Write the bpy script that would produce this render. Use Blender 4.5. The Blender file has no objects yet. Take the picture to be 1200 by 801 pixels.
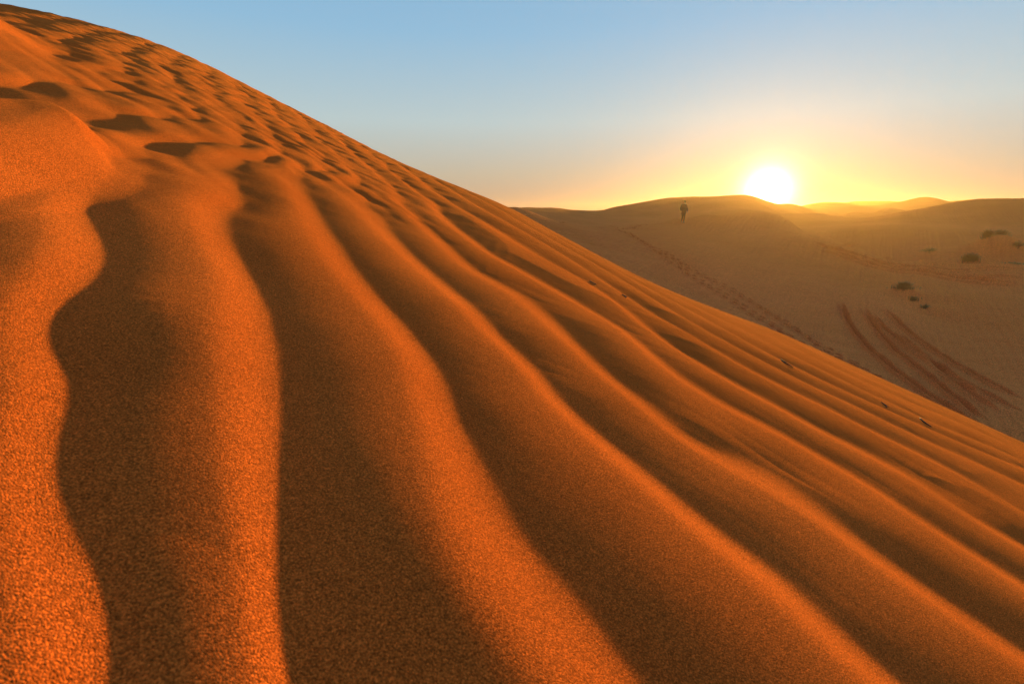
import bpy, bmesh, math, random
import numpy as np
from mathutils import Vector

random.seed(4)
SC = bpy.context.scene
COL = SC.collection
rad = math.radians

# ------------------------------------------------------------------ camera geometry
FPX, CX, CY = 600.0, 600.0, 400.5           # focal length of an 18 mm lens, in photo pixels
PITCH = math.atan((CY - 250.0) / FPX)       # horizon height in the photo
EYE = np.array([0.0, 0.0, 6.5])
FWD = np.array([0, math.cos(PITCH), -math.sin(PITCH)])
UPV = np.array([0, math.sin(PITCH), math.cos(PITCH)])
RGT = np.array([1.0, 0, 0])

def ray(px, py):
    px = np.asarray(px, float)[..., None]; py = np.asarray(py, float)[..., None]
    return (px - CX) / FPX * RGT + (CY - py) / FPX * UPV + FWD

# ------------------------------------------------------------------ numpy noise
def _hash(ix, iy, seed):
    h = (ix.astype(np.int64) * 374761393 + iy.astype(np.int64) * 668265263 + seed * 974634777) & 0xFFFFFFFF
    h = ((h ^ (h >> 13)) * 1274126177) & 0xFFFFFFFF
    return (h ^ (h >> 16)) & 0xFFFFFFFF

def noise2(x, y, seed=0):
    """gradient noise, about -1..1"""
    x0 = np.floor(x); y0 = np.floor(y)
    fx = x - x0; fy = y - y0
    u = fx * fx * fx * (fx * (fx * 6 - 15) + 10); v = fy * fy * fy * (fy * (fy * 6 - 15) + 10)
    def g(dx, dy):
        a = _hash(x0 + dx, y0 + dy, seed) * (2 * math.pi / 4294967296.0)
        return np.cos(a) * (fx - dx) + np.sin(a) * (fy - dy)
    return 1.5 * ((g(0, 0) * (1 - u) + g(1, 0) * u) * (1 - v) + (g(0, 1) * (1 - u) + g(1, 1) * u) * v)

def fbm(x, y, seed=0, octv=3):
    r = 0; a = 1.0; f = 1.0
    for i in range(octv):
        r = r + a * noise2(x * f, y * f, seed + i * 17); a *= .5; f *= 2.03
    return r

def smooth(a, b, x):
    t = np.clip((x - a) / (b - a), 0, 1)
    return t * t * (3 - 2 * t)

class TPS:
    """thin plate spline through scattered values"""
    def __init__(s, P, V, lam=0.0):
        P = np.asarray(P, float); V = np.asarray(V, float)
        s.P = P; n = len(P)
        K = s.k(((P[:, None] - P[None]) ** 2).sum(-1)) + lam * np.eye(n)
        A = np.zeros((n + 3, n + 3)); A[:n, :n] = K
        A[:n, n] = 1; A[:n, n + 1:] = P; A[n, :n] = 1; A[n + 1:, :n] = P.T
        s.c = np.linalg.solve(A, np.concatenate([V, [0, 0, 0]]))
    @staticmethod
    def k(r2):
        return 0.5 * r2 * np.log(r2 + 1e-12)
    def __call__(s, Q):
        sh = Q.shape[:-1]; Q = Q.reshape(-1, 2); out = np.empty(len(Q)); n = len(s.P)
        for i in range(0, len(Q), 20000):
            q = Q[i:i + 20000]
            r2 = (q[:, :1] - s.P[None, :, 0]) ** 2 + (q[:, 1:] - s.P[None, :, 1]) ** 2
            out[i:i + 20000] = s.k(r2) @ s.c[:n] + s.c[n] + q @ s.c[n + 1:]
        return out.reshape(sh)

def grid_mesh(name, V, wrap):
    """V: (rows, cols, 3); wrap closes the columns"""
    nr, nc = V.shape[:2]
    idx = np.arange(nr * nc).reshape(nr, nc)
    c2 = np.roll(idx, -1, 1) if wrap else idx[:, 1:]
    c1 = idx if wrap else idx[:, :-1]
    F = np.stack([c1[:-1], c2[:-1], c2[1:], c1[1:]], -1).reshape(-1, 4)
    me = bpy.data.meshes.new(name)
    me.vertices.add(nr * nc); me.vertices.foreach_set('co', V.reshape(-1).astype(np.float32))
    me.loops.add(F.size); me.loops.foreach_set('vertex_index', F.reshape(-1).astype(np.int32))
    me.polygons.add(len(F))
    me.polygons.foreach_set('loop_start', np.arange(0, F.size, 4, dtype=np.int32))
    me.polygons.foreach_set('use_smooth', np.ones(len(F), bool))
    me.update(calc_edges=True)
    # make sure that faces look up
    me.validate()
    ob = bpy.data.objects.new(name, me); COL.objects.link(ob)
    n = np.empty(len(F) * 3, np.float32); me.polygons.foreach_get('normal', n)
    if n.reshape(-1, 3)[:, 2].mean() < 0:
        me.flip_normals()
    return ob

# ------------------------------------------------------------------ foreground dune: base form
H0 = 0.25                                   # lens height above the sand, square to the slope
nrm = np.cross(ray(0, -78), ray(1200, 462)); nrm /= np.linalg.norm(nrm)
if nrm[2] < 0: nrm = -nrm
E1 = FWD - nrm * (FWD @ nrm); E1 /= np.linalg.norm(E1)
E2 = np.cross(E1, nrm); E2 /= np.linalg.norm(E2)
if E2[0] < 0: E2 = -E2
FOOT = EYE - H0 * nrm

SIL = [(-120, -14), (-60, -4), (0, 4), (50, 14), (100, 26), (150, 39), (200, 56), (250, 80), (300, 106), (350, 132), (400, 157),
       (450, 184), (500, 206), (550, 226), (600, 246), (635, 267), (670, 285), (725, 315), (775, 340), (850, 369),
       (900, 386), (1000, 431), (1100, 476), (1200, 521), (1300, 566)]
def sil_k():
    th, kk = [], []
    for p in SIL:
        d = ray(*p); a = d @ nrm; b1, b2 = d @ E1, d @ E2
        th.append(math.atan2(b2, b1)); kk.append(a * a / (4 * (b1 * b1 + b2 * b2) * H0))
    o = np.argsort(th); return np.array(th)[o], np.array(kk)[o]
TH, KK = sil_k()
TH = np.concatenate([[-math.pi], [TH[0] - .5], TH, [TH[-1] + .5], [math.pi]])
KK = np.concatenate([[.02], [.016], KK, [.016], [.02]])
_tt = np.linspace(-math.pi, math.pi, 4001); _kk = np.interp(_tt, TH, KK)
_g = np.exp(-.5 * (np.arange(-60, 61) / 22.) ** 2); _g /= _g.sum()
_kk = np.convolve(np.pad(_kk, 60, mode='edge'), _g, 'valid')
def kof(th): return np.interp(th, _tt, _kk)

def to_dune(px, py):
    """photo pixel -> in-slope coordinates (u ahead, v right) on the smooth dune"""
    d = ray(px, py); a = d @ nrm; b1, b2 = d @ E1, d @ E2
    th = np.arctan2(b2, b1); bb = b1 * b1 + b2 * b2; k = kof(th)
    disc = np.maximum(a * a - 4 * k * bb * H0, 0)
    t = 2 * H0 / (-a + np.sqrt(disc))
    return np.stack([t * b1, t * b2], -1)

# ------------------------------------------------------------------ ripple troughs (phase = whole number along each)
S = {
 0: [(106,254),(116,266),(127,290),(127,315),(110,335),(85,350),(72,370),(71,395),(76,420),(75,490),(79,519),(72,560),(90,618),(117,655),(130,696),(140,738),(146,801)],
 1: [(283,196),(281,215),(271,257),(271,277),(290,315),(307,345),(320,375),(329,410),(334,450),(337,500),(338,560),(337,620),(340,690),(345,740),(352,801)],
 2: [(361,211),(358,222),(366,240),(382,265),(400,290),(418,318),(450,355),(472,377),(490,400),(510,425),(522,450),(535,490),(553,520),(573,560),(598,610),(633,653),(673,697),(710,747),(750,797)],
 3: [(421,228),(432,245),(450,260),(470,285),(490,305),(515,327),(540,347),(565,367),(587,395),(610,415),(635,437),(652,465),(677,487),(712,517),(750,547),(780,572),(817,603),(842,623),(875,646),(900,662),(920,680),(950,705),(975,733),(1007,758),(1032,780)],
 4: [(470,227),(475,242),(485,252),(507,270),(525,287),(540,301),(562,320),(597,337),(615,346),(637,365),(665,392),(687,413),(700,427),(730,452),(760,472),(790,500),(820,520),(850,533),(880,542),(915,557),(940,583),(975,607),(1010,635),(1040,657),(1075,680),(1112,705),(1150,732),(1197,760)],
 5: [(517,250),(532,265),(560,285),(577,299),(600,310),(637,331),(690,362),(712,375),(735,388),(755,405),(775,422),(812,450),(837,465),(862,480),(897,496),(930,515),(960,533),(990,550),(1020,566),(1042,582),(1070,602),(1100,620),(1130,640),(1162,660),(1197,680)],
 6: [(520,232),(560,256),(600,279),(650,310),(700,338),(735,362),(760,384),(790,407),(832,432),(862,450),(897,467),(932,487),(965,505),(1000,522),(1035,540),(1075,559),(1100,577),(1125,596),(1150,611),(1175,625),(1197,637)],
 7: [(640,287),(700,325),(760,365),(830,405),(900,444),(937,462),(975,480),(1012,500),(1050,518),(1087,536),(1125,556),(1162,578),(1197,600)],
 8: [(700,313),(780,360),(840,395),(900,427),(950,452),(1000,475),(1050,500),(1087,517),(1125,533),(1197,567)],
 9: [(900,415),(1035,479),(1080,499),(1197,548)],
 10: [(1000,453),(1100,499),(1197,540)],
}
PP, PV = [], []
for n_, pts in S.items():
    q = to_dune(*np.array(pts, float).T)
    for a in q: PP.append(a); PV.append(n_)
# finer ones up to the edge keep the same spacing
for px_ in (760, 850, 940, 1030, 1120, 1200):
    v_ = 372 + .45 * (px_ - 1000); y9 = {760: 342, 850: 387.5, 940: 433, 1030: 476.5, 1120: 514, 1200: 549}[px_]
    i9 = 1. / (y9 - v_)
    for n_ in (10.5, 11, 12):
        yy = v_ + 1. / (i9 + .00155 * (n_ - 9))
        se = np.interp(px_, [p[0] for p in SIL], [p[1] for p in SIL])
        if yy > se + 3: PP.append(to_dune(px_, yy)); PV.append(n_)
for pts_, n_ in (([(306, 196), (326, 191), (345, 196)], 1.35), ([(372, 207), (386, 205), (398, 210)], 2.3), ([(300, 186), (318, 183)], .75), ([(345, 205), (338, 215), (345, 235)], 1.72)):
    for p_ in pts_: PP.append(to_dune(*p_)); PV.append(n_)
extra = [((0, 427), -.34), ((0, 520), -.30), ((0, 610), -.30), ((0, 700), -.33), ((0, 790), -.38), ((50, 300), -.32), ((20, 350), -.34),
         ((45, 448), -.3), ((60, 640), -.1), ((105, 740), -.14), ((250, 196), .72), ((200, 240), .5)]
for p, v in extra:
    PP.append(to_dune(*p)); PV.append(v)
PP = np.array(PP); PV = np.array(PV, float)
phase_tps = TPS(PP, PV, 3e-3)
SUNDIR = (.9565, .29)                       # sun azimuth within the slope
def relief_scale(gu, gv):
    g = np.maximum(np.hypot(gu, gv), .5); return (1 / g) * .92 / np.maximum(.55, np.abs(gu * SUNDIR[0] + gv * SUNDIR[1]) / g)

# asymmetric ripple section: trough, long convex back, crest, shorter face toward the sun
def section(c, e, sg):
    x = np.arange(2000) / 2000.
    p = np.where(x < c, (1 - e) * np.sin(np.minimum(x / c, 1) * math.pi / 2) + e * np.minimum(x / c, 1) ** .75, .5 * (1 + np.cos(np.clip((x - c) / (1 - c), 0, 1) * math.pi)))
    k = np.exp(-.5 * (np.arange(-300, 301) / sg) ** 2); k /= k.sum()
    p = np.convolve(np.concatenate([p[-300:], p, p[:300]]), k, 'valid'); return np.append(p, p[0])
_near, _far = section(.63, .12, 60.), section(.54, .0, 80.)
def profile(p, far):
    f = (p - np.floor(p)) * 2000; i = np.arange(2001)
    return np.interp(f, i, _near) * (1 - far) + np.interp(f, i, _far) * far

def bump(u, v, c, ang, lu, lv, hgt, lee=1.0):
    """oval mound; lee<1 makes the +axis side steeper"""
    du, dv = u - c[0], v - c[1]
    a = du * math.cos(ang) + dv * math.sin(ang); b = -du * math.sin(ang) + dv * math.cos(ang)
    a = np.where(a > 0, a / lee, a)
    return hgt * np.exp(-.5 * ((a / lu) ** 2 + (b / lv) ** 2))

def dune_height(u, v, ph, lam):
    """ripple relief above the smooth slope"""
    r = np.hypot(u, v); th = np.arctan2(v, u)
    left = smooth(-.1, -.5, th) * smooth(1.15, 1.7, r)       # the far left is broken and hummocky
    left = np.maximum(left, smooth(-.4, -.75, th) * smooth(.75, 1.1, r))
    w = (.018 * noise2(u * 2.6, v * 2.6, 3) + .003 * noise2(u * 13, v * 13, 5)) * (1 - .5 * smooth(.6, 1.5, r))
    w = w + left * (.28 * noise2(u * 2.3 + 7, v * 3.6, 11) + .26 * noise2(u * 6, v * 8, 12))
    p = ph + w
    far = smooth(.5, 1.3, r)
    amp = (.068 - .014 * far) * np.clip(lam, .09, .45) * (1 + .06 * noise2(u * 1.3, v * 1.3, 21))
    mk = mounds(u, v, True)
    hz = amp * profile(p, far) * (1 - .3 * left) * (1 - .8 * mk)
    p2 = (u * .85 + v * .5) / .135 + .9 * noise2(u * 1.7, v * 1.7, 35) + .35 * noise2(u * 5, v * 5, 36)
    hz = hz + left * (1 - .5 * mk) * (.0055 * profile(-p2 + .3, 1.0) * (.6 + .6 * noise2(u * 2.2, v * 2.2, 37)) + .0035 * noise2(u * 2.3, v * 4.2, 31) + .003 * noise2(u * 9, v * 13, 33))
    hz = hz + .0002 * noise2(u * 14, v * 14, 41)
    return hz

def build_dune():
    NA, NR = 1150, 1250
    # angles: dense in view, sparse behind
    a = np.concatenate([np.linspace(-math.pi, -1.15, 60, endpoint=False), np.linspace(-1.15, 1.35, NA, endpoint=False),
                        np.linspace(1.35, math.pi, 60, endpoint=False)])
    r = np.concatenate([[.004], np.geomspace(.02, .14, 30, endpoint=False), np.geomspace(.14, 8.0, NR, endpoint=False), np.geomspace(8.0, 40, 90)])
    # phase on a coarse polar grid, then bilinear
    ac = np.linspace(-math.pi, math.pi, 241); rc = np.geomspace(.003, 41, 200)
    R, A = np.meshgrid(rc, ac, indexing='ij')
    Q = np.stack([R * np.cos(A), R * np.sin(A)], -1)
    def sample(q):
        return phase_tps(q)
    P = sample(Q); e = .01
    gu = (sample(Q + [e, 0]) - sample(Q - [e, 0])) / (2 * e); gv = (sample(Q + [0, e]) - sample(Q - [0, e])) / (2 * e)
    L = relief_scale(gu, gv)
    RR, AA = np.meshgrid(r, a, indexing='ij')
    fi = np.interp(np.log(RR), np.log(rc), np.arange(200)); fj = (AA + math.pi) / (2 * math.pi) * 240
    i0 = np.minimum(fi.astype(int), 198); j0 = np.minimum(fj.astype(int), 239); ti = fi - i0; tj = fj - j0
    def bil(G): return (G[i0, j0] * (1 - tj) + G[i0, j0 + 1] * tj) * (1 - ti) + (G[i0 + 1, j0] * (1 - tj) + G[i0 + 1, j0 + 1] * tj) * ti
    ph, lam = bil(P), bil(L)
    u, v = RR * np.cos(AA), RR * np.sin(AA)
    w = -kof(AA) * RR ** 2 + dune_height(u, v, ph, lam) * smooth(25, 6, RR)
    w = w + mounds(u, v)
    V = FOOT + u[..., None] * E1 + v[..., None] * E2 + w[..., None] * nrm
    V[..., 2] = np.maximum(V[..., 2], -3.0)
    return grid_mesh('sand_dune', V, True)

def seg_dist(u, v, pts):
    best = np.full(u.shape, 9e9)
    for a_, b_ in zip(pts[:-1], pts[1:]):
        ab = b_ - a_; t = np.clip(((u - a_[0]) * ab[0] + (v - a_[1]) * ab[1]) / (ab @ ab), 0, 1)
        best = np.minimum(best, np.hypot(u - a_[0] - t * ab[0], v - a_[1] - t * ab[1]))
    return best
def inside(u, v, poly):
    c = np.zeros(u.shape, bool); n = len(poly)
    for i in range(n):
        (u1, v1), (u2, v2) = poly[i], poly[(i + 1) % n]
        c ^= ((v1 > v) != (v2 > v)) & (u < (u2 - u1) * (v - v1) / (v2 - v1 + 1e-15) + u1)
    return c
# sand tongues with a brow: (brow line, lower edge, height, width of the face behind the brow, width of the near apron)
TONGUES = [([(-90,128),(-40,128),(0,130),(45,137),(90,150),(125,168),(155,189),(176,205)], [(176,206),(168,222),(140,240),(100,255),(40,266),(-20,272),(-90,280)], .046, .085, .15),
           ([(-60,-8),(0,20),(35,40),(90,76),(140,101),(176,121)], [(176,123),(120,124),(60,117),(0,108),(-60,100)], .075, .26, .7)]
TONGUEW = [(to_dune(*np.array(t, float).T), to_dune(*np.array(l, float).T), h, w1, w2) for t, l, h, w1, w2 in TONGUES]
def mounds(u, v, want_mask=False):
    z = 0 * u; mk = 0 * u
    near = (np.hypot(u, v) < 9) & (v < .2)
    uu, vv = u[near], v[near]
    uu = uu + .02 * noise2(uu * 4, vv * 4, 71); vv = vv + .02 * noise2(uu * 4, vv * 4, 72)
    for (t, l, h, w1, w2), dip in zip(TONGUEW, (.5, .0)):
        ins = inside(uu, vv, np.concatenate([t, l]))
        f = smooth(0, 1, seg_dist(uu, vv, t) / w1) * smooth(0, 1, seg_dist(uu, vv, l) / w2) * ins
        z[near] += h * f - dip * h * np.exp(-(np.maximum(seg_dist(uu, vv, t) - .05, 0) / (w1 * 1.3)) ** 2) * smooth(0, .2, seg_dist(uu, vv, t)) * smooth(0, .3, seg_dist(uu, vv, l)) * (~ins); mk[near] = np.maximum(mk[near], smooth(0, .25, f))
    return mk if want_mask else z

# ------------------------------------------------------------------ desert floor beyond the dune
def at(px, py, d):
    """point seen at a photo pixel, d metres away along the ground"""
    r_ = ray(px, py); return EYE + r_ * (d / math.hypot(r_[0], r_[1]))
def hid(px, d, z):
    r_ = ray(px, 237); s = d / math.hypot(r_[0], r_[1]); return np.array([r_[0] * s, r_[1] * s, z])
GP = []
def P(*a): GP.extend(at(*t) for t in a)
def Hd(*a): GP.extend(hid(*t) for t in a)
# bowl
P((1200,505,17),(1100,470,18),(1000,430,20),(1200,440,23),(1100,405,25),(1000,375,27),(930,390,23),(900,340,29),(850,345,27),(800,335,28),
  (800,300,32),(740,310,29),(860,300,35),(740,290,33),(690,285,32),(640,268,33),(600,252,34),(940,330,31))
# ridge the walker follows
P((605,244,38),(640,256,38),(668,263,38),(705,265,40),(740,264,43),(790,258,47.5),(800,261,45),(830,253,50),(860,250,52),(895,250,54),(800,267,43),(850,262,47),(900,268,46))
P((700,267,38.5),(740,267.5,41),(790,261.5,44),(830,257,46),(860,254,48.5))
Hd((700,45,3.4),(740,48,3.4),(790,52.5,3.6),(830,55,4.1),(860,57,4.4))
Hd((605,54,3.4),(640,54,3.2),(700,56,2.4),(760,62,2.4),(830,70,3.0),(890,76,3.6))
# dunes under the sun
P((605,244,135),(650,246,140),(697,249,145),(720,244,170),(748,239,180),(790,233,195),(830,235,198),(868,230,195),(885,231,195),(900,238,195),(930,240,195),
  (740,256,115),(800,252,120),(870,247,112))
Hd((640,210,2),(790,270,4),(880,270,4),(740,85,2.2),(800,88,2.4),(860,86,3.2))
# terrace carrying the wheel tracks
P((930,263,50),(965,279,46),(1010,291,43),(1080,306,41),(1140,313,41),(1200,318,42))
Hd((965,51,2.2),(1020,49,1.35),(1080,46.5,1.0),(1140,46.5,.9),(1200,48,.9))
P((1045,334,33.5),(1060,344,32),(1085,361,30.5),(1110,376,29.5),(1030,352,29.5),(1055,371,28),(1080,391,26.5))
P((960,300,39),(1050,318,37.5),(1120,326,37),(1200,335,37),(1000,320,36),(1110,345,33),(1200,355,33),(1200,385,28.5))
# big smooth dune at the right
P((1000,268,70),(1060,280,62),(1120,285,60),(1200,292,60),(1100,262,78),(1200,262,80),(1000,259,95),(1050,250,105),(1110,240,112),(1150,237,115),(1200,236,116),(1280,236,118))
P((960,250,110),(1000,247,150),(1040,243.5,190))
Hd((1000,185,3.4),(1040,235,3.2),(960,140,3.6),(1050,140,3.5),(1110,165,3.2),(1200,170,3))
# far dunes and the pale plateau
P((950,240,300),(990,238,320),(1010,241,310),(1045,238,320),(1085,233,330),(1110,237,330),(1000,240,430),(1060,238,440),(1110,235.5,450),(1150,233,455),(1200,232,460),(1300,232,460))
Hd((1085,380,6),(1000,380,6),(1200,390,6),(1150,540,6),(1200,540,6),(900,480,4),(700,480,4),(640,480,4),(700,300,3))
for az in range(-170, 190, 20):
    if not 0 < az < 50: GP.append(np.array([500 * math.sin(rad(az)), 500 * math.cos(rad(az)), 4.5]))
for az, d, z in [(-20,12,0),(-20,40,0),(-60,14,0),(-60,50,0),(-110,20,0),(180,15,0),(180,60,1),(120,20,.3),(120,70,1),(75,16,.6),(75,50,1.2),(65,25,.8),(-20,150,1),
                 (-80,200,1),(180,250,1),(100,200,2),(60,150,5),(0,9,-.5),(30,9,-.3),(50,9,-.2),(-30,320,2),(-120,320,2),(180,320,2),(120,320,2),(70,320,3),(0,2.,-1),(55,12,0.2)]:
    GP.append(np.array([d * math.sin(rad(az)), d * math.cos(rad(az)), z]))
GP = np.array(GP)
def qmap(x, y):
    d = np.hypot(x, y) + 1e-9; l = np.log1p(d / 8.0); return np.stack([x / d * l, y / d * l], -1)
g_tps = TPS(qmap(GP[:, 0], GP[:, 1]), GP[:, 2], 2e-5)

def ground_base(x, y):
    x = np.asarray(x, float); y = np.asarray(y, float)
    z = g_tps(qmap(x, y)); d = np.hypot(x, y)
    z = z + .12 * smooth(20, 34, d) * noise2(x * .14, y * .14, 50) + .05 * noise2(x * .35, y * .35, 51) + .035 * noise2(x * .9, y * .9, 52) + .012 * noise2(x * 2.3, y * 2.3, 53)
    z = z + smooth(60, 160, d) * (.8 * noise2(x * .045, y * .045, 55)) + smooth(200, 500, d) * 1.0 * noise2(x * .013, y * .013, 56)
    return z

def hit(px, py, d0=9., d1=400.):
    """where the view through a photo pixel meets the desert floor"""
    r_ = ray(px, py); r_ = r_ / math.hypot(r_[0], r_[1])
    d = np.geomspace(d0, d1, 1500); x, y, z = (EYE[:, None] + r_[:, None] * d)
    k = np.argmax(z < ground_base(x, y)); k = max(k, 1)
    return np.array([x[k], y[k]])

def densify(pts, step):
    pts = np.array(pts); seg = np.hypot(*np.diff(pts, axis=0).T); s = np.concatenate([[0], np.cumsum(seg)])
    n = max(2, int(s[-1] / step)); t = np.linspace(0, s[-1], n)
    q = np.stack([np.interp(t, s, pts[:, 0]), np.interp(t, s, pts[:, 1])], -1)
    k = np.array([1, 2, 3, 2, 1]) / 9.
    for _ in range(6):
        qq = np.pad(q, ((2, 2), (0, 0)), mode='edge'); q2 = np.stack([np.convolve(qq[:, i], k, 'valid') for i in (0, 1)], -1); q2[0], q2[-1] = q[0], q[-1]; q = q2
    return q

# wheel tracks: (photo line, width, depth)
TRACKS = [
 ([(984,352),(992,372),(1005,393),(1025,415),(1055,440),(1090,466),(1130,491),(1165,512)], .12, .14),
 ([(1012,358),(1022,378),(1040,400),(1065,423),(1095,448),(1130,474),(1160,497)], .12, .14),
 ([(1022,366),(1035,384),(1060,404),(1095,428),(1140,455),(1205,488)], .115, .13),
 ([(1032,358),(1055,380),(1085,404),(1120,428),(1160,450),(1205,473)], .115, .13),
 ([(1048,385),(1075,412),(1110,440),(1150,470),(1175,490)], .15, .1),
 ([(950,282),(1000,299),(1050,312),(1100,322),(1150,328),(1205,331)], .24, .2),
 ([(960,290),(1010,308),(1060,319),(1110,327),(1160,333),(1205,336)], .24, .2),
 ([(955,286),(1005,303),(1060,313),(1120,320),(1205,325)], .22, .13),
 ([(990,291),(1040,301),(1090,310),(1150,317),(1205,322)], .22, .13),
]
TRAILS = [
 [(716,268),(735,273),(760,288),(790,304),(815,319),(840,330),(870,347),(900,366),(940,391),(980,416),(1020,440),(1060,463)],
 [(728,270),(752,283),(775,299),(800,316),(835,338),(880,366),(920,392),(965,419)],
 [(660,262),(690,265),(715,267),(745,266),(770,263),(800,261)],
]
TRACKW = [(densify([hit(*p) for p in t], .12), w, d) for t, w, d in TRACKS]
STEPS = []
for ti, t in enumerate(TRAILS):
    q = densify([hit(*p) for p in t], .36)
    for i in range(1, len(q)):
        tg = q[i] - q[i - 1]; tg = tg / (np.hypot(*tg) + 1e-9); nn = np.array([-tg[1], tg[0]])
        STEPS.append((q[i] + nn * (.11 if i % 2 else -.11) + np.array([random.uniform(-.05, .05), random.uniform(-.05, .05)]), tg))
CLUMPS = [(1058,345,.9,.30),(1135,312,1.1,.45),(1166,294,1.9,.9),(1150,297,1.4,.45),(1181,292,1.5,.3),(1088,298,1.2,.22),(1186,320,2.2,.42),(1103,364,.6,.12)]
CLUMPW = [(hit(px, py), w, h) for px, py, w, h in CLUMPS]

def ground_detail(x, y):
    z = np.zeros_like(x)
    for q, w, dp in TRACKW:
        m = (x > q[:, 0].min() - 1) & (x < q[:, 0].max() + 1) & (y > q[:, 1].min() - 1) & (y < q[:, 1].max() + 1)
        if not m.any(): continue
        ix = np.nonzero(m); xs, ys = x[ix], y[ix]; best = np.full(len(xs), 9e9); arc = np.zeros(len(xs))
        for k in range(len(q) - 1):
            a, b = q[k], q[k + 1]; ab = b - a; L2 = ab @ ab + 1e-12
            near = np.nonzero((np.abs(xs - a[0]) < 1.0) & (np.abs(ys - a[1]) < 1.0))[0]
            if not len(near): continue
            t = np.clip(((xs[near] - a[0]) * ab[0] + (ys[near] - a[1]) * ab[1]) / L2, 0, 1)
            dd = np.hypot(xs[near] - a[0] - t * ab[0], ys[near] - a[1] - t * ab[1])
            c = dd < best[near]; best[near[c]] = dd[c]; arc[near[c]] = k + t[c]
        s = best / w
        env = smooth(0, 12, arc) * smooth(len(q) - 1, len(q) - 13, arc) if len(q) > 30 else 1
        z[ix] += env * dp * (-np.exp(-(s / .62) ** 4) + .75 * np.exp(-((s - 1.1) / .32) ** 2)) * (1 + .3 * noise2(xs * 2, ys * 2, 61))
    for c, tg in STEPS:
        m = (np.abs(x - c[0]) < .6) & (np.abs(y - c[1]) < .6)
        if not m.any(): continue
        ix = np.nonzero(m); dx, dy = x[ix] - c[0], y[ix] - c[1]
        a = dx * tg[0] + dy * tg[1]; b = -dx * tg[1] + dy * tg[0]; s = np.sqrt((a / .17) ** 2 + (b / .09) ** 2)
        z[ix] += -.13 * np.exp(-(s / 1.0) ** 4) + .05 * np.exp(-((s - 1.5) / .4) ** 2)
    for c, w, h in CLUMPW:
        dx, dy = x - c[0], y - c[1]
        r2 = (dx / w) ** 2 + (dy / (w * .8)) ** 2
        z += h * np.exp(-r2 * .9)
    return z

def build_ground():
    a = np.concatenate([np.linspace(-math.pi, rad(-5), 90, endpoint=False), np.linspace(rad(-5), rad(50), 1000, endpoint=False), np.linspace(rad(50), math.pi, 80, endpoint=False)])
    r = np.concatenate([np.geomspace(.5, 11, 14, endpoint=False), np.geomspace(11, 60, 850, endpoint=False), np.geomspace(60, 350, 330, endpoint=False), np.geomspace(350, 560, 120)])
    R, A = np.meshgrid(r, a, indexing='ij'); x, y = R * np.sin(A), R * np.cos(A)
    # spline on a thinner grid, bilinear back up
    rs = np.unique(np.concatenate([np.arange(0, len(r), 3), [len(r) - 1]])); as_ = np.unique(np.concatenate([np.arange(0, len(a), 3), [len(a) - 1]]))
    Zc = g_tps(qmap(x[np.ix_(rs, as_)], y[np.ix_(rs, as_)]))
    t = np.empty((len(r), len(as_)))
    for j in range(len(as_)): t[:, j] = np.interp(np.arange(len(r)), rs, Zc[:, j])
    Z = np.empty_like(R)
    for i in range(len(r)): Z[i] = np.interp(np.arange(len(a)), as_, t[i])
    d = R
    Z += .12 * smooth(20, 34, d) * noise2(x * .14, y * .14, 50) + .05 * noise2(x * .35, y * .35, 51) + .035 * noise2(x * .9, y * .9, 52) + .012 * noise2(x * 2.3, y * 2.3, 53)
    Z += smooth(60, 160, d) * (.8 * noise2(x * .045, y * .045, 55)) + smooth(200, 500, d) * 1.0 * noise2(x * .013, y * .013, 56)
    Z += ground_detail(x, y)
    return grid_mesh('desert_ground', np.stack([x, y, Z], -1), True)

def zground(x, y):
    x = np.array([x]); y = np.array([y]); return float((ground_base(x, y) + ground_detail(x, y))[0])

# ------------------------------------------------------------------ materials
def mat(name):
    m = bpy.data.materials.new(name); m.use_nodes = True
    nt = m.node_tree; b = nt.nodes['Principled BSDF']
    return m, nt, b, nt.links.new

def mixrgb(nt, fac, c1, c2, link):
    n = nt.nodes.new('ShaderNodeMix'); n.data_type = 'RGBA'; n.clamp_factor = True
    link(fac, n.inputs[0]); 
    for i, c in ((6, c1), (7, c2)):
        if isinstance(c, tuple): n.inputs[i].default_value = (*c, 1)
        else: link(c, n.inputs[i])
    return n.outputs[2]

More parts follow.
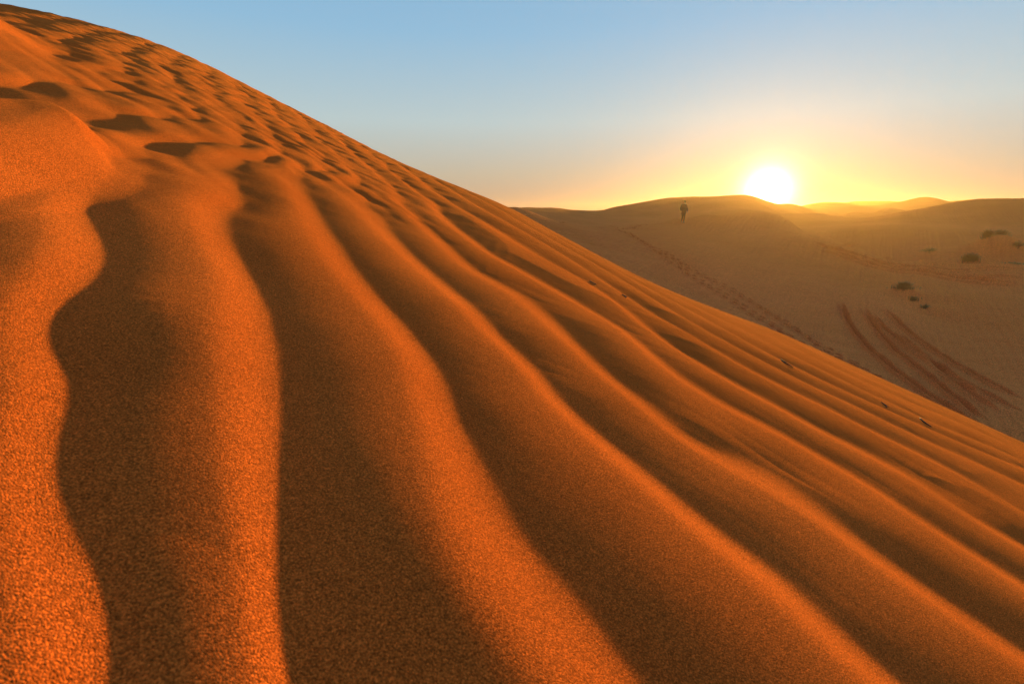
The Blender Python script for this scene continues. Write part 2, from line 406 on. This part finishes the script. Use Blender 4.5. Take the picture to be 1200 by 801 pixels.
def sand(name, grain, coarse, c_a, c_b, wave=None):
    m, nt, b, link = mat(name)
    tc = nt.nodes.new('ShaderNodeTexCoord').outputs['Object']
    def nz(scale, detail=2.0, rough=.5):
        n = nt.nodes.new('ShaderNodeTexNoise'); n.inputs['Scale'].default_value = scale
        n.inputs['Detail'].default_value = detail; n.inputs['Roughness'].default_value = rough; link(tc, n.inputs['Vector']); return n.outputs['Fac']
    big = nz(coarse[0], 3)
    fine = nz(grain[0], 1)
    ramp = nt.nodes.new('ShaderNodeMapRange'); link(big, ramp.inputs[0]); ramp.inputs[1].default_value = .3; ramp.inputs[2].default_value = .7
    col = mixrgb(nt, ramp.outputs[0], c_a, c_b, link)
    # single grains differ in colour
    r2 = nt.nodes.new('ShaderNodeMapRange'); link(fine, r2.inputs[0]); r2.inputs[1].default_value = .3; r2.inputs[2].default_value = .7
    r2.inputs[3].default_value = .5; r2.inputs[4].default_value = 1.5
    mul = nt.nodes.new('ShaderNodeVectorMath'); mul.operation = 'SCALE'; link(col, mul.inputs[0]); link(r2.outputs[0], mul.inputs['Scale'])
    link(mul.outputs[0], b.inputs['Base Color'])
    b.inputs['Specular IOR Level'].default_value = 0.0; b.inputs['Specular Tint'].default_value = (1, .42, .10, 1); b.inputs['Sheen Weight'].default_value = .17; b.inputs['Sheen Tint'].default_value = (1, .5, .13, 1); b.inputs['Sheen Roughness'].default_value = .5
    vor = nt.nodes.new('ShaderNodeTexVoronoi'); vor.inputs['Scale'].default_value = grain[0] * 1.25; link(tc, vor.inputs['Vector'])
    sepc = nt.nodes.new('ShaderNodeSeparateColor'); link(vor.outputs['Color'], sepc.inputs[0])
    r3 = nt.nodes.new('ShaderNodeMapRange'); link(sepc.outputs[0], r3.inputs[0]); r3.inputs[3].default_value = 1 - grain[2]; r3.inputs[4].default_value = 1 + grain[2]
    m2 = nt.nodes.new('ShaderNodeVectorMath'); m2.operation = 'SCALE'; link(mul.outputs[0], m2.inputs[0]); link(r3.outputs[0], m2.inputs['Scale'])
    link(m2.outputs[0], b.inputs['Base Color'])
    # a few glassy grains
    gl = nt.nodes.new('ShaderNodeMath'); gl.operation = 'GREATER_THAN'; gl.inputs[1].default_value = .9975; link(sepc.outputs[1], gl.inputs[0])
    rg = nt.nodes.new('ShaderNodeMapRange'); link(gl.outputs[0], rg.inputs[0]); rg.inputs[3].default_value = .8; rg.inputs[4].default_value = .6; link(rg.outputs[0], b.inputs['Roughness'])
    prev = None
    hs = [(nz(grain[0] * 1.3, 1.0), grain[1] * .7), (vor.outputs['Distance'], -grain[1] * .6), (nz(coarse[1], 2.0, .55), coarse[2])]
    if wave:
        wv = nt.nodes.new('ShaderNodeTexWave'); wv.inputs['Scale'].default_value = wave[0]; wv.inputs['Distortion'].default_value = 5; wv.inputs['Detail'].default_value = 2
        wv.inputs['Detail Scale'].default_value = .35
        mp = nt.nodes.new('ShaderNodeMapping'); mp.inputs['Rotation'].default_value = (0, 0, rad(35)); link(tc, mp.inputs[0]); link(mp.outputs[0], wv.inputs['Vector'])
        hs.append((wv.outputs['Fac'], wave[1]))
    for h_, dist in hs:
        bp = nt.nodes.new('ShaderNodeBump'); bp.inputs['Strength'].default_value = 1; bp.inputs['Distance'].default_value = dist
        link(h_, bp.inputs['Height'])
        if prev: link(prev, bp.inputs['Normal'])
        prev = bp.outputs['Normal']
    link(prev, b.inputs['Normal'])
    return m

M_DUNE = sand('dune_sand', (860, .00105, .42), (2.6, 60, .0008), (.46, .079, .010), (.59, .110, .015))
M_FLOOR = sand('desert_sand', (40, .006, .15), (.12, 4, .02), (.65, .150, .036), (.72, .176, .048), wave=(1.1, .028))

def plain(name, col, rough=.8):
    m, nt, b, link = mat(name)
    n = nt.nodes.new('ShaderNodeTexNoise'); n.inputs['Scale'].default_value = 9; tc = nt.nodes.new('ShaderNodeTexCoord'); link(tc.outputs['Object'], n.inputs['Vector'])
    o = mixrgb(nt, n.outputs['Fac'], tuple(c * .7 for c in col), tuple(min(1, c * 1.3) for c in col), link)
    link(o, b.inputs['Base Color']); b.inputs['Roughness'].default_value = rough
    return m

# ------------------------------------------------------------------ build the ground
dune = build_dune(); dune.data.materials.append(M_DUNE); dune['kind'] = 'structure'
dune['label'] = 'rippled orange sand dune slope filling the foreground'
ground = build_ground(); ground.data.materials.append(M_FLOOR); ground['kind'] = 'structure'
ground['label'] = 'brown desert valley and far dunes under the low sun'

# ------------------------------------------------------------------ things
def link_mesh(name, verts, faces, m, parent=None, sm=True):
    me = bpy.data.meshes.new(name); me.from_pydata(verts, [], faces); me.update()
    if sm: me.polygons.foreach_set('use_smooth', [True] * len(me.polygons))
    me.materials.append(m); o = bpy.data.objects.new(name, me); COL.objects.link(o)
    if parent: o.parent = parent
    return o
def tag(o, label, cat, group=None):
    o['label'] = label; o['category'] = cat
    if group: o['group'] = group
    return o
def empty(name, loc, rz=0):
    o = bpy.data.objects.new(name, None); COL.objects.link(o); o.location = loc; o.rotation_euler = (0, 0, rz); o.empty_display_size = .2; return o

def skin(name, V, E, R, m, parent, sub=2):
    """grow one continuous surface over a skeleton of joints"""
    me = bpy.data.meshes.new(name + '_bones'); me.from_pydata(V, E, []); o = bpy.data.objects.new(name, me); COL.objects.link(o)
    sk = o.modifiers.new('skin', 'SKIN'); sk.use_smooth_shade = True
    if not me.skin_vertices: me.attributes.new('skin', 'FLOAT', 'POINT') if False else None
    if not me.skin_vertices:
        bm = bmesh.new(); bm.from_mesh(me); bm.verts.layers.skin.verify(); bm.to_mesh(me); bm.free()
    for i, r in enumerate(R):
        me.skin_vertices[0].data[i].radius = r if isinstance(r, tuple) else (r, r); me.skin_vertices[0].data[i].use_root = (i == 0)
    sb = o.modifiers.new('sub', 'SUBSURF'); sb.levels = sub; sb.render_levels = sub
    dg = bpy.context.evaluated_depsgraph_get(); dg.update(); nm = bpy.data.meshes.new_from_object(o.evaluated_get(dg))
    o.modifiers.clear(); o.data = nm; nm.name = name; nm.materials.clear(); nm.materials.append(m)
    if parent: o.parent = parent
    return o

# the walker on the ridge: mid-stride, arms hanging, hood up
wx, wy, _ = at(800, 261, 45); wz = zground(wx, wy)
walker = empty('person', (wx, wy, wz), rad(-18 + 205))
tag(walker, 'lone person in a long dark coat walking along the ridge left of the sun', 'person')
M_SKIN, M_JKT, M_TRS, M_SHOE, M_CAP, M_HAIR = plain('skin', (.32, .17, .10), .5), plain('dark_jacket', (.018, .012, .009)), plain('dark_trousers', (.014, .01, .008)), plain('shoe_leather', (.02, .015, .012), .5), plain('dark_cap', (.014, .01, .008)), plain('dark_hair', (.02, .014, .01), .5)
# x right, y ahead, z up
J = dict(pel=(0, 0, .93), sp=(0, .01, 1.12), ch=(0, .01, 1.30), nk=(0, .02, 1.46), hd=(0, .04, 1.56), tp=(0, .045, 1.67))
V, E, R, ix = [], [], [], {}
def vtx(n, co, r): ix[n] = len(V); V.append(co); R.append(r)
def con(a, b): E.append((ix[a], ix[b]))
vtx('pel', J['pel'], (.15, .11)); vtx('sp', J['sp'], (.135, .10)); vtx('ch', J['ch'], (.155, .11)); vtx('nk', J['nk'], .055); vtx('jaw', (0, .04, 1.53), (.07, .08)); vtx('hd', (0, .045, 1.60), (.075, .095)); vtx('tp', (0, .035, 1.67), (.055, .07))
for a, b in (('pel', 'sp'), ('sp', 'ch'), ('ch', 'nk'), ('nk', 'jaw'), ('jaw', 'hd'), ('hd', 'tp')): con(a, b)
vtx('nose', (0, .15, 1.575), .014); con('hd', 'nose')
LEG = {-1: dict(hip=(-.085, 0, .88), kn=(-.065, .10, .49), an=(-.045, .06, .09), toe=(-.05, .22, .035)), 1: dict(hip=(.085, 0, .88), kn=(.065, 0, .48), an=(.045, -.14, .10), toe=(.05, .02, .035))}
ARM = {-1: dict(sh=(-.19, .01, 1.38), el=(-.30, -.06, 1.13), wr=(-.30, .02, .90)), 1: dict(sh=(.19, .01, 1.38), el=(.30, .02, 1.13), wr=(.27, .14, .92))}
for sd_ in (-1, 1):
    l, a = LEG[sd_], ARM[sd_]
    for n, r in (('hip', .085), ('kn', .055), ('an', .038), ('toe', .034)): vtx(n + str(sd_), l[n], r)
    con('pel', 'hip%d' % sd_); con('hip%d' % sd_, 'kn%d' % sd_); con('kn%d' % sd_, 'an%d' % sd_); con('an%d' % sd_, 'toe%d' % sd_)
    for n, r in (('sh', .055), ('el', .040), ('wr', .028)): vtx(n + str(sd_), a[n], r)
    con('ch', 'sh%d' % sd_); con('sh%d' % sd_, 'el%d' % sd_); con('el%d' % sd_, 'wr%d' % sd_)
    w = Vector(a['wr']); d = (w - Vector(a['el'])).normalized()
    pm = w + d * .06; vtx('pm%d' % sd_, tuple(pm), (.038, .018)); con('wr%d' % sd_, 'pm%d' % sd_)
    for k, (off, ln) in enumerate(((-.030, .065), (-.010, .078), (.010, .074), (.028, .058))):
        b_ = pm + Vector((0, off, 0)) + d * .03; t_ = b_ + d * ln * .5 + Vector((-sd_ * .006, 0, 0)); e_ = t_ + d * ln * .45 + Vector((-sd_ * .016, 0, 0))
        for q, (c_, r_) in enumerate(((b_, .010), (t_, .009), (e_, .007))): vtx('f%d%d%d' % (sd_, k, q), tuple(c_), r_)
        con('pm%d' % sd_, 'f%d%d0' % (sd_, k)); con('f%d%d0' % (sd_, k), 'f%d%d1' % (sd_, k)); con('f%d%d1' % (sd_, k), 'f%d%d2' % (sd_, k))
    th_ = w + d * .03 + Vector((-sd_ * .012, .035, 0)); vtx('t%d0' % sd_, tuple(th_), .012); vtx('t%d1' % sd_, tuple(th_ + d * .045 + Vector((0, .016, 0))), .009); con('wr%d' % sd_, 't%d0' % sd_); con('t%d0' % sd_, 't%d1' % sd_)
body = skin('body', V, E, R, M_SKIN, walker)
# jacket: torso to mid-thigh, sleeves and hood collar
V, E, R, ix = [], [], [], {}
vtx('pel', (0, 0, .92), (.22, .17)); vtx('hem', (0, .0, .62), (.21, .18)); vtx('sp', J['sp'], (.20, .15)); vtx('ch', (0, .01, 1.30), (.19, .14)); vtx('up', (0, .01, 1.42), (.13, .10)); vtx('co', (0, .015, 1.49), (.085, .085))
for a, b in (('pel', 'hem'), ('pel', 'sp'), ('sp', 'ch'), ('ch', 'up'), ('up', 'co')): con(a, b)
for sd_ in (-1, 1):
    a = ARM[sd_]
    for n, r in (('sh', .085), ('el', .066), ('wr', .05)): vtx(n + str(sd_), a[n], r)
    con('ch', 'sh%d' % sd_); con('sh%d' % sd_, 'el%d' % sd_); con('el%d' % sd_, 'wr%d' % sd_)
skin('jacket', V, E, R, M_JKT, walker)
V, E, R, ix = [], [], [], {}
vtx('pel', (0, 0, .93), (.165, .125))
for sd_ in (-1, 1):
    l = LEG[sd_]
    for n, r in (('hip', .105), ('kn', .078), ('an', .062)): vtx(n + str(sd_), l[n], r)
    con('pel', 'hip%d' % sd_); con('hip%d' % sd_, 'kn%d' % sd_); con('kn%d' % sd_, 'an%d' % sd_)
skin('trousers', V, E, R, M_TRS, walker)
for sd_ in (-1, 1):
    l = LEG[sd_]; V, E, R, ix = [], [], [], {}
    x, y, z = l['an']; vtx('h', (x, y - .04, .045), (.045, .04)); vtx('m', (x, y + .07, .045), (.046, .036)); vtx('t', (x, y + .19, .035), (.040, .026)); vtx('c', (x, y - .02, .11), .045)
    con('h', 'm'); con('m', 't'); con('h', 'c'); skin('shoe', V, E, R, M_SHOE, walker)
V, E, R, ix = [], [], [], {}
vtx('a', (0, .02, 1.655), (.092, .105)); vtx('b', (0, .02, 1.71), (.07, .085)); vtx('p', (0, .16, 1.645), (.06, .012)); con('a', 'b'); con('a', 'p'); skin('cap', V, E, R, M_CAP, walker)
V, E, R, ix = [], [], [], {}
vtx('a', (0, -.025, 1.60), (.082, .075)); vtx('b', (0, -.02, 1.53), (.07, .05)); con('a', 'b'); skin('hair', V, E, R, M_HAIR, walker)

V, E, R, ix = [], [], [], {}
vtx('a', (-.05, .10, 1.53), (.05, .045)); vtx('b', (-.10, .02, 1.53), (.055, .05)); vtx('c', (-.12, -.05, 1.44), (.05, .03)); con('a', 'b'); con('b', 'c'); skin('pale_patch', V, E, R, plain('pale_tone', (.75, .62, .48)), walker)  # pale lump at one side of the neck and head

# dry grass and scrub on the little sand heaps
M_SCRUB = [plain('dry_scrub', (.32, .16, .05)), plain('grey_scrub', (.36, .19, .065)), plain('dark_scrub', (.24, .12, .04))]
def scrub(px, py, w, h, n, mi, label, lean=0.0, name='desert_shrub'):
    c = hit(px, py); r = random.Random(int(px * 7 + py)); vs, fs = [], []
    z0 = zground(c[0], c[1])
    for i in range(n):
        a = r.uniform(0, 6.283); q = abs(r.gauss(0, .45)) * w; bx, by = q * math.cos(a), q * math.sin(a) * .7
        bz = zground(c[0] + bx, c[1] + by) - z0 - .03 if i % 6 == 0 else bz0
        bz0 = bz
        L_ = h * r.uniform(.35, 1.6) * (1 - .45 * min(1, q / w)); tl = r.uniform(.15, .75); a2 = a + r.gauss(0, .7)
        dx, dy = math.cos(a2) * tl + lean, math.sin(a2) * tl
        wd = r.uniform(.008, .02); px_, py_ = -math.sin(a2) * wd, math.cos(a2) * wd
        k = len(vs)
        for t, ww in ((0, 1), (.5, .8), (1, .12)):
            x, y, z = bx + dx * L_ * t * t, by + dy * L_ * t * t, bz + L_ * t * (1 - .25 * t * tl)
            vs += [(x - px_ * ww, y - py_ * ww, z), (x + px_ * ww, y + py_ * ww, z + .004 * ww), (x + py_ * ww * .5, y - px_ * ww * .5, z)]
        for t in (0, 3):
            for e in range(3):
                f = (e + 1) % 3; fs.append((k + t + e, k + t + f, k + t + 3 + f, k + t + 3 + e))
        # side sprigs
        if r.random() < .6:
            x, y, z = vs[k + 3]; k2 = len(vs); s1 = L_ * r.uniform(.2, .4); a3 = r.uniform(0, 6.283)
            vs += [(x, y, z), (x + .012, y, z + .01), (x + math.cos(a3) * s1, y + math.sin(a3) * s1, z + s1 * .6), (x + math.cos(a3) * s1 * .9, y + math.sin(a3) * s1 * .9, z + s1 * .75)]
            fs.append((k2, k2 + 1, k2 + 3, k2 + 2))
    o = link_mesh(name, vs, fs, M_SCRUB[mi], sm=False); o.location = (c[0], c[1], z0)
    return tag(o, label, 'shrub', 'dry shrubs on the valley sand')
scrub(1058, 345, .5, .34, 420, 0, 'spiky dry shrub on the nose of sand above the curved wheel tracks')
scrub(1070, 353, .35, .18, 160, 2, 'low scrap of scrub trailing down the slope from the spiky shrub')
scrub(1084, 362, .35, .14, 130, 2, 'smallest low scrub at the lower end of the trailing line')
scrub(1135, 312, .7, .5, 800, 2, 'dense dark rounded shrub just behind the terrace with straight wheel tracks')
scrub(1153, 295, .55, .50, 420, 0, 'brown shrub on the left shoulder of the far sand heap')
scrub(1169, 290, .75, .55, 420, 1, 'pale brown shrub crowning the top of the far sand heap')
scrub(1190, 297, .6, .28, 260, 0, 'low brown shrub on the right flank of the far sand heap')
scrub(1090, 297, .9, .18, 320, 0, 'flat dark scrub strip lying left of the far sand heap')
scrub(1188, 317, 1.2, .14, 300, 1, 'sparse flat scrub on the smooth sand hump at the picture edge')

# small dark branched flecks lying on the ripples
M_FLECK = plain('fleck_dark', (.035, .022, .014))
def dune_point(q):
    e = .004; g = phase_tps(np.array([q, q + [e, 0], q + [0, e]])); lam = float(relief_scale((g[1] - g[0]) / e, (g[2] - g[0]) / e))
    u, v = np.array([q[0]]), np.array([q[1]]); r = math.hypot(*q)
    w = -kof(np.arctan2(v, u)) * r * r + dune_height(u, v, g[:1], np.array([lam])) + mounds(u, v)
    return FOOT + q[0] * E1 + q[1] * E2 + float(w[0]) * nrm
def fleck(px, py, ln, th, seed, label):
    r = random.Random(seed); q = to_dune(px, py); a = math.radians(r.uniform(-25, 25)); d = to_dune(px + 6, py + 4) - q; d = d / np.hypot(*d)
    d = np.array([d[0] * math.cos(a) - d[1] * math.sin(a), d[0] * math.sin(a) + d[1] * math.cos(a)])
    base = dune_point(q); vs, fs = [], []
    def tube(pts, rads):
        k = len(vs)
        for i, (p, rr) in enumerate(zip(pts, rads)):
            for j in range(6):
                t = j / 6 * 6.283; vs.append(tuple(p - base + (E1 * -d[1] + E2 * d[0]) * math.cos(t) * rr + nrm * math.sin(t) * rr))
        for i in range(len(pts) - 1):
            for j in range(6): fs.append((k + i * 6 + j, k + i * 6 + (j + 1) % 6, k + i * 6 + 6 + (j + 1) % 6, k + i * 6 + 6 + j))
        fs.append(tuple(k + j for j in range(5, -1, -1))); fs.append(tuple(k + (len(pts) - 1) * 6 + j for j in range(6)))
    n = 7; pts = []
    for i in range(n):
        t = i / (n - 1) - .5; side = np.array([-d[1], d[0]]) * (.10 * ln * math.sin(t * 5 + seed))
        pts.append(dune_point(q + d * ln * t + side) + nrm * th * (.7 + .3 * r.random()))
    tube(pts, [th * (1 - .5 * abs(i / (n - 1) - .35)) for i in range(n)])
    for i in (2, 4):
        e = pts[i] + (E1 * -d[1] + E2 * d[0]) * ln * r.choice((-.14, .14)) + (E1 * d[0] + E2 * d[1]) * ln * .12 + nrm * th * 1.5
        tube([pts[i], e], [th * .6, th * .3])
    o = link_mesh('dark_fleck', vs, fs, M_FLECK); o.location = base; return tag(o, label, 'fleck', 'dark flecks on the ripples')
fleck(694, 333, .032, .0018, 3, 'small dark twig highest up the ripples, nearest the walker')
fleck(730, 351, .036, .002, 5, 'dark twig just below the topmost twig on the ripples')
fleck(918, 430, .065, .0024, 8, 'longest dark twig, lying between the two pairs of flecks')
fleck(1035, 477, .05, .0022, 11, 'short dark twig left of the twig nearest the right edge')
fleck(1081, 497, .07, .003, 14, 'thick dark twig nearest the right edge of the rippled slope')

# ------------------------------------------------------------------ sun, sky, camera
SUNPX = (900, 224)
sd = ray(*SUNPX); sd = sd / np.linalg.norm(sd)
S_EL = math.asin(sd[2]); S_AZ = math.atan2(sd[0], sd[1])     # azimuth from +Y toward +X
sl = bpy.data.lights.new('sun', 'SUN'); so = bpy.data.objects.new('sun', sl); COL.objects.link(so)
sl.energy = 5.0; sl.angle = rad(1.4); sl.color = (1.0, .66, .17)
so.rotation_euler = Vector(sd).to_track_quat('Z', 'Y').to_euler(); so.location = (60, 120, 40)

SKYMIX = .04
SKYRAMP = [(0, (.15, .095, .06)), (90, (.03, .06, .12)), (4, (.155, .138, .105)), (9, (.145, .178, .182)), (17, (.084, .152, .212)), (30, (.052, .115, .19))]
AUREOLE = [(.14, 22.0, (1.0, .85, .55)), (.35, 5.0, (1.0, .80, .42)), (60.0, .75, (1.0, .85, .5))]
W = bpy.data.worlds.new('World'); SC.world = W; W.use_nodes = True
nt = W.node_tree; bg = nt.nodes['Background']; L = nt.links.new
sky = nt.nodes.new('ShaderNodeTexSky'); sky.sky_type = 'NISHITA'; sky.sun_disc = False
sky.sun_elevation = S_EL; sky.sun_rotation = S_AZ
sky.air_density = 1.0; sky.dust_density = 1.0; sky.ozone_density = 1.0
def vm(op, a, b_=None, scale=None):
    n = nt.nodes.new('ShaderNodeVectorMath'); n.operation = op
    for i, c in ((0, a), (1, b_)):
        if c is None: continue
        if isinstance(c, tuple): n.inputs[i].default_value = c
        else: L(c, n.inputs[i])
    if scale is not None:
        if isinstance(scale, float): n.inputs['Scale'].default_value = scale
        else: L(scale, n.inputs['Scale'])
    return n
def ma(op, a, b_=None, clamp=False):
    n = nt.nodes.new('ShaderNodeMath'); n.operation = op; n.use_clamp = clamp
    for i, c in ((0, a), (1, b_)):
        if c is None: continue
        if isinstance(c, (int, float)): n.inputs[i].default_value = c
        else: L(c, n.inputs[i])
    return n.outputs[0]
# the sky dome saturates softly toward the sun; aureole of bright dusty air and the disc itself
KS = .3
den = vm('MULTIPLY_ADD', sky.outputs[0], (KS, KS, KS)); den.inputs[2].default_value = (1, 1, 1)
base = vm('DIVIDE', sky.outputs[0], den.outputs[0]).outputs[0]
view = vm('NORMALIZE', nt.nodes.new('ShaderNodeTexCoord').outputs['Generated']).outputs[0]
sep = nt.nodes.new('ShaderNodeSeparateXYZ'); L(view, sep.inputs[0])
elev = ma('DIVIDE', ma('MULTIPLY', ma('ARCSINE', sep.outputs['Z']), 180 / math.pi), 90.0, True)
rp = nt.nodes.new('ShaderNodeValToRGB'); L(elev, rp.inputs[0]); el = rp.color_ramp.elements
for i, (e_, c_) in enumerate(SKYRAMP):
    q = el[i] if i < 2 else el.new(e_ / 90.)
    q.position = e_ / 90.; q.color = (*c_, 1)
base = vm('ADD', vm('SCALE', base, scale=SKYMIX).outputs[0], vm('SCALE', rp.outputs[0], scale=10.0).outputs[0]).outputs[0]
cosang = vm('DOT_PRODUCT', view, tuple(float(c) for c in sd)).outputs['Value']
ang = ma('MULTIPLY', ma('ARCCOSINE', cosang), 180 / math.pi)
tot = base
for amp_, wd, c_ in AUREOLE:
    f = ma('MULTIPLY', ma('EXPONENT', ma('MULTIPLY', ma('POWER', ma('DIVIDE', ang, wd), 1.0), -1.0)), amp_)
    tot = vm('ADD', tot, vm('SCALE', c_, scale=f).outputs[0]).outputs[0]
L(tot, bg.inputs['Color']); bg.inputs['Strength'].default_value = .15

# dusty evening air; its tint and scatter add a lens-veil glow near the sun
def haze(dens):
    top = max(v for o in (dune, ground) for v in np.array([o.bound_box[i][2] for i in range(8)])) + 1.0
    bm = bmesh.new(); bmesh.ops.create_cube(bm, size=1)
    bmesh.ops.scale(bm, vec=(1180, 1180, top + 5), verts=bm.verts); bmesh.ops.translate(bm, vec=(0, 0, (top - 5) / 2), verts=bm.verts)
    me = bpy.data.meshes.new('haze'); bm.to_mesh(me); bm.free(); o = bpy.data.objects.new('haze', me); COL.objects.link(o); o['kind'] = 'stuff'
    o['label'] = 'thin dust haze with an added golden veil of sun glare over the dunes'; o['category'] = 'haze'
    m = bpy.data.materials.new('dust_haze_veil'); m.use_nodes = True; t = m.node_tree; t.nodes.remove(t.nodes['Principled BSDF'])
    v = t.nodes.new('ShaderNodeVolumePrincipled'); v.inputs['Density'].default_value = dens; v.inputs['Anisotropy'].default_value = .78
    v.inputs['Color'].default_value = (.96, .60, .29, 1); t.links.new(v.outputs[0], t.nodes['Material Output'].inputs['Volume']); me.materials.append(m)
haze(.00028)

cam = bpy.data.cameras.new('camera'); co = bpy.data.objects.new('camera', cam); COL.objects.link(co)
cam.sensor_width = 36; cam.lens = 18; cam.clip_start = .01; cam.clip_end = 8000
cam.dof.use_dof = True; cam.dof.focus_distance = 2.0; cam.dof.aperture_fstop = 16
co.location = EYE; co.rotation_euler = (math.pi / 2 - PITCH, 0, 0)
SC.camera = co
SC.view_settings.view_transform = 'Standard'; SC.view_settings.look = 'None'; SC.view_settings.gamma = 1
SC.view_settings.exposure = 1.1


SC.cycles.use_denoising = True; SC.cycles.denoising_input_passes = 'RGB_ALBEDO_NORMAL'; SC.cycles.denoising_prefilter = 'ACCURATE'
